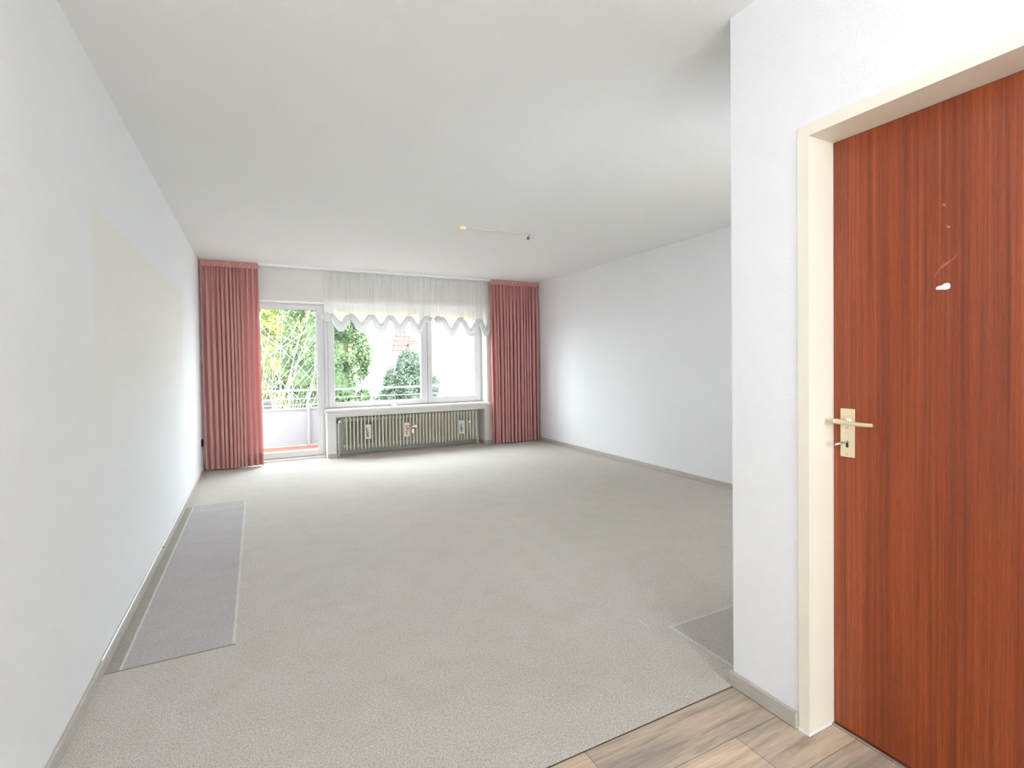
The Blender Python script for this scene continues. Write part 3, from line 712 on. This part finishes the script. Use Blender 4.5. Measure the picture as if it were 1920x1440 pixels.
def bare_shrub(name, base, stems, seed, mat, label, lim=9, depth=2):
    rnd = random.Random(seed); mb = MB(); e = empty(name, base)
    def grow(p, d, L, r, depth):
        pts = [p]; rs = [r]; q = Vector(p); dd = Vector(d)
        n = 5
        for k in range(n):
            dd = (dd + Vector((rnd.gauss(0,.09), rnd.gauss(0,.09), rnd.gauss(.03,.06)))).normalized(); q = q+dd*L/n
            if q.z > -.5 and (q.y < base[1]-1.25): break
            pts.append(q.copy()); rs.append(max(.0022, r*(1-.8*(k+1)/n)))
            if q.x > base[0]+lim or abs(q.y-base[1]) > 1.15: break
            if depth and rnd.random() < .45:
                side = (dd + Vector((rnd.gauss(0,.55), rnd.gauss(0,.4), rnd.gauss(.1,.3)))).normalized()
                grow(q.copy(), side, L*rnd.uniform(.35,.6), rs[-1]*.75, depth-1)
        mb.tube(pts, rs, 5, 0, False)
    for (dx, dz, L, r, ox) in stems:
        grow(Vector(base)+Vector((ox, rnd.uniform(-.2,.2), 0)), Vector((dx, rnd.gauss(0,.08), dz)).normalized(), L, r, depth)
    mb.build('branches', mat, e); return e
rnd = random.Random(5)
stems = [(.0,1,5.2,.024,.14), (.07,1,5.0,.018,.26)]
for i in range(38):
    a = rnd.uniform(-.3,.14); stems.append((a, 1, rnd.uniform(2.6,3.9), rnd.uniform(.008,.014), rnd.uniform(-.35,.45)))
e = bare_shrub('bare_shrub', (.62, 10.3, GZ), stems, 6, TWIG, '', .92)
tag(e, 'pale leafless shrub with many thin upright branches beyond the balcony railing', 'shrub')
rnd = random.Random(7)
stems = [(rnd.uniform(-.2,.25), 1, rnd.uniform(2.8,4.0), .008, rnd.uniform(-.1,.3)) for _ in range(3)]
e = bare_shrub('autumn_tree', (5.0, 11.2, GZ), stems, 21, Mat('pale_thin_twigs', (.80,.74,.66), .8).m, '')  # twigs in one pale even colour
def sparse(rnd, n):
    P = np.array([5.0,11.2,.8])+rnd.normal(size=(n,3))*np.array([.30,.3,.42]); d = rnd.normal(size=(n,3)); return P, d, np.ones(n)
leaf_obj('leaf', F_AUT, 170, sparse, .085, 77, e)['kind'] = 'stuff'
tag(e, 'sparse tree with a few ochre leaves behind the right window pane', 'tree')

# house with a steep red roof
hs = empty('house', (8.8, 32, GZ))
MB().box((7.95, 30.2, GZ), (9.95, 33.4, 2.05)).build('wall', FACADE, hs)
rf = MB(); rf.add([(8.62,31.6,3.75),(8.85,32.0,3.75),(7.80,30.0,1.98),(10.05,30.0,1.98),(10.05,33.6,1.98),(7.80,33.6,1.98)], [(2,3,1,0),(3,4,1),(4,5,0,1),(5,2,0),(2,5,4,3)])
rfo = rf.build('roof', ROOF, hs)
dm = MB().box((9.0, 29.95, 1.7), (9.6, 31.2, 2.45)).build('dormer', FACADE, rfo)
MB().box((8.9, 29.8, 2.45), (9.7, 31.3, 2.52)).build('dormer_roof', Mat('red_brown_dormer_roof', (.10,.04,.035), .8).m, dm)
MB().box((9.12, 29.92, 1.8), (9.46, 29.97, 2.3)).build('window', WHITE, dm)
tag(hs, 'white house with a steep red tiled roof beyond the yew', 'house')
hs = empty('house', (4.5, 40, GZ))
MB().box((-1, 38, GZ), (9.5, 46, 1.3)).build('wall', FACADE, hs)
rf = MB(); rf.add([(-1.4,37.6,1.2),(9.9,37.6,1.2),(9.9,46.4,1.2),(-1.4,46.4,1.2),(-1.0,42,4.1),(9.5,42,4.1)], [(0,1,5,4),(2,3,4,5),(1,2,5),(3,0,4),(0,3,2,1)]).build('roof', ROOF_P, hs)
tag(hs, 'pale house with a washed out sandy roof left of the red roof', 'house')
hs = empty('house', (21, 36, GZ))
MB().box((15, 34, GZ), (28, 42, 3.4)).build('wall', FACADE, hs)
MB().add([(14.6,33.6,3.4),(28.4,33.6,3.4),(28.4,42.4,3.4),(14.6,42.4,3.4),(14.6,38,6.2),(28.4,38,6.2)], [(0,1,5,4),(2,3,4,5),(1,2,5),(3,0,4),(0,3,2,1)]).build('roof', ROOF_P, hs)
tag(hs, 'overexposed white house behind the sparse ochre tree', 'house')
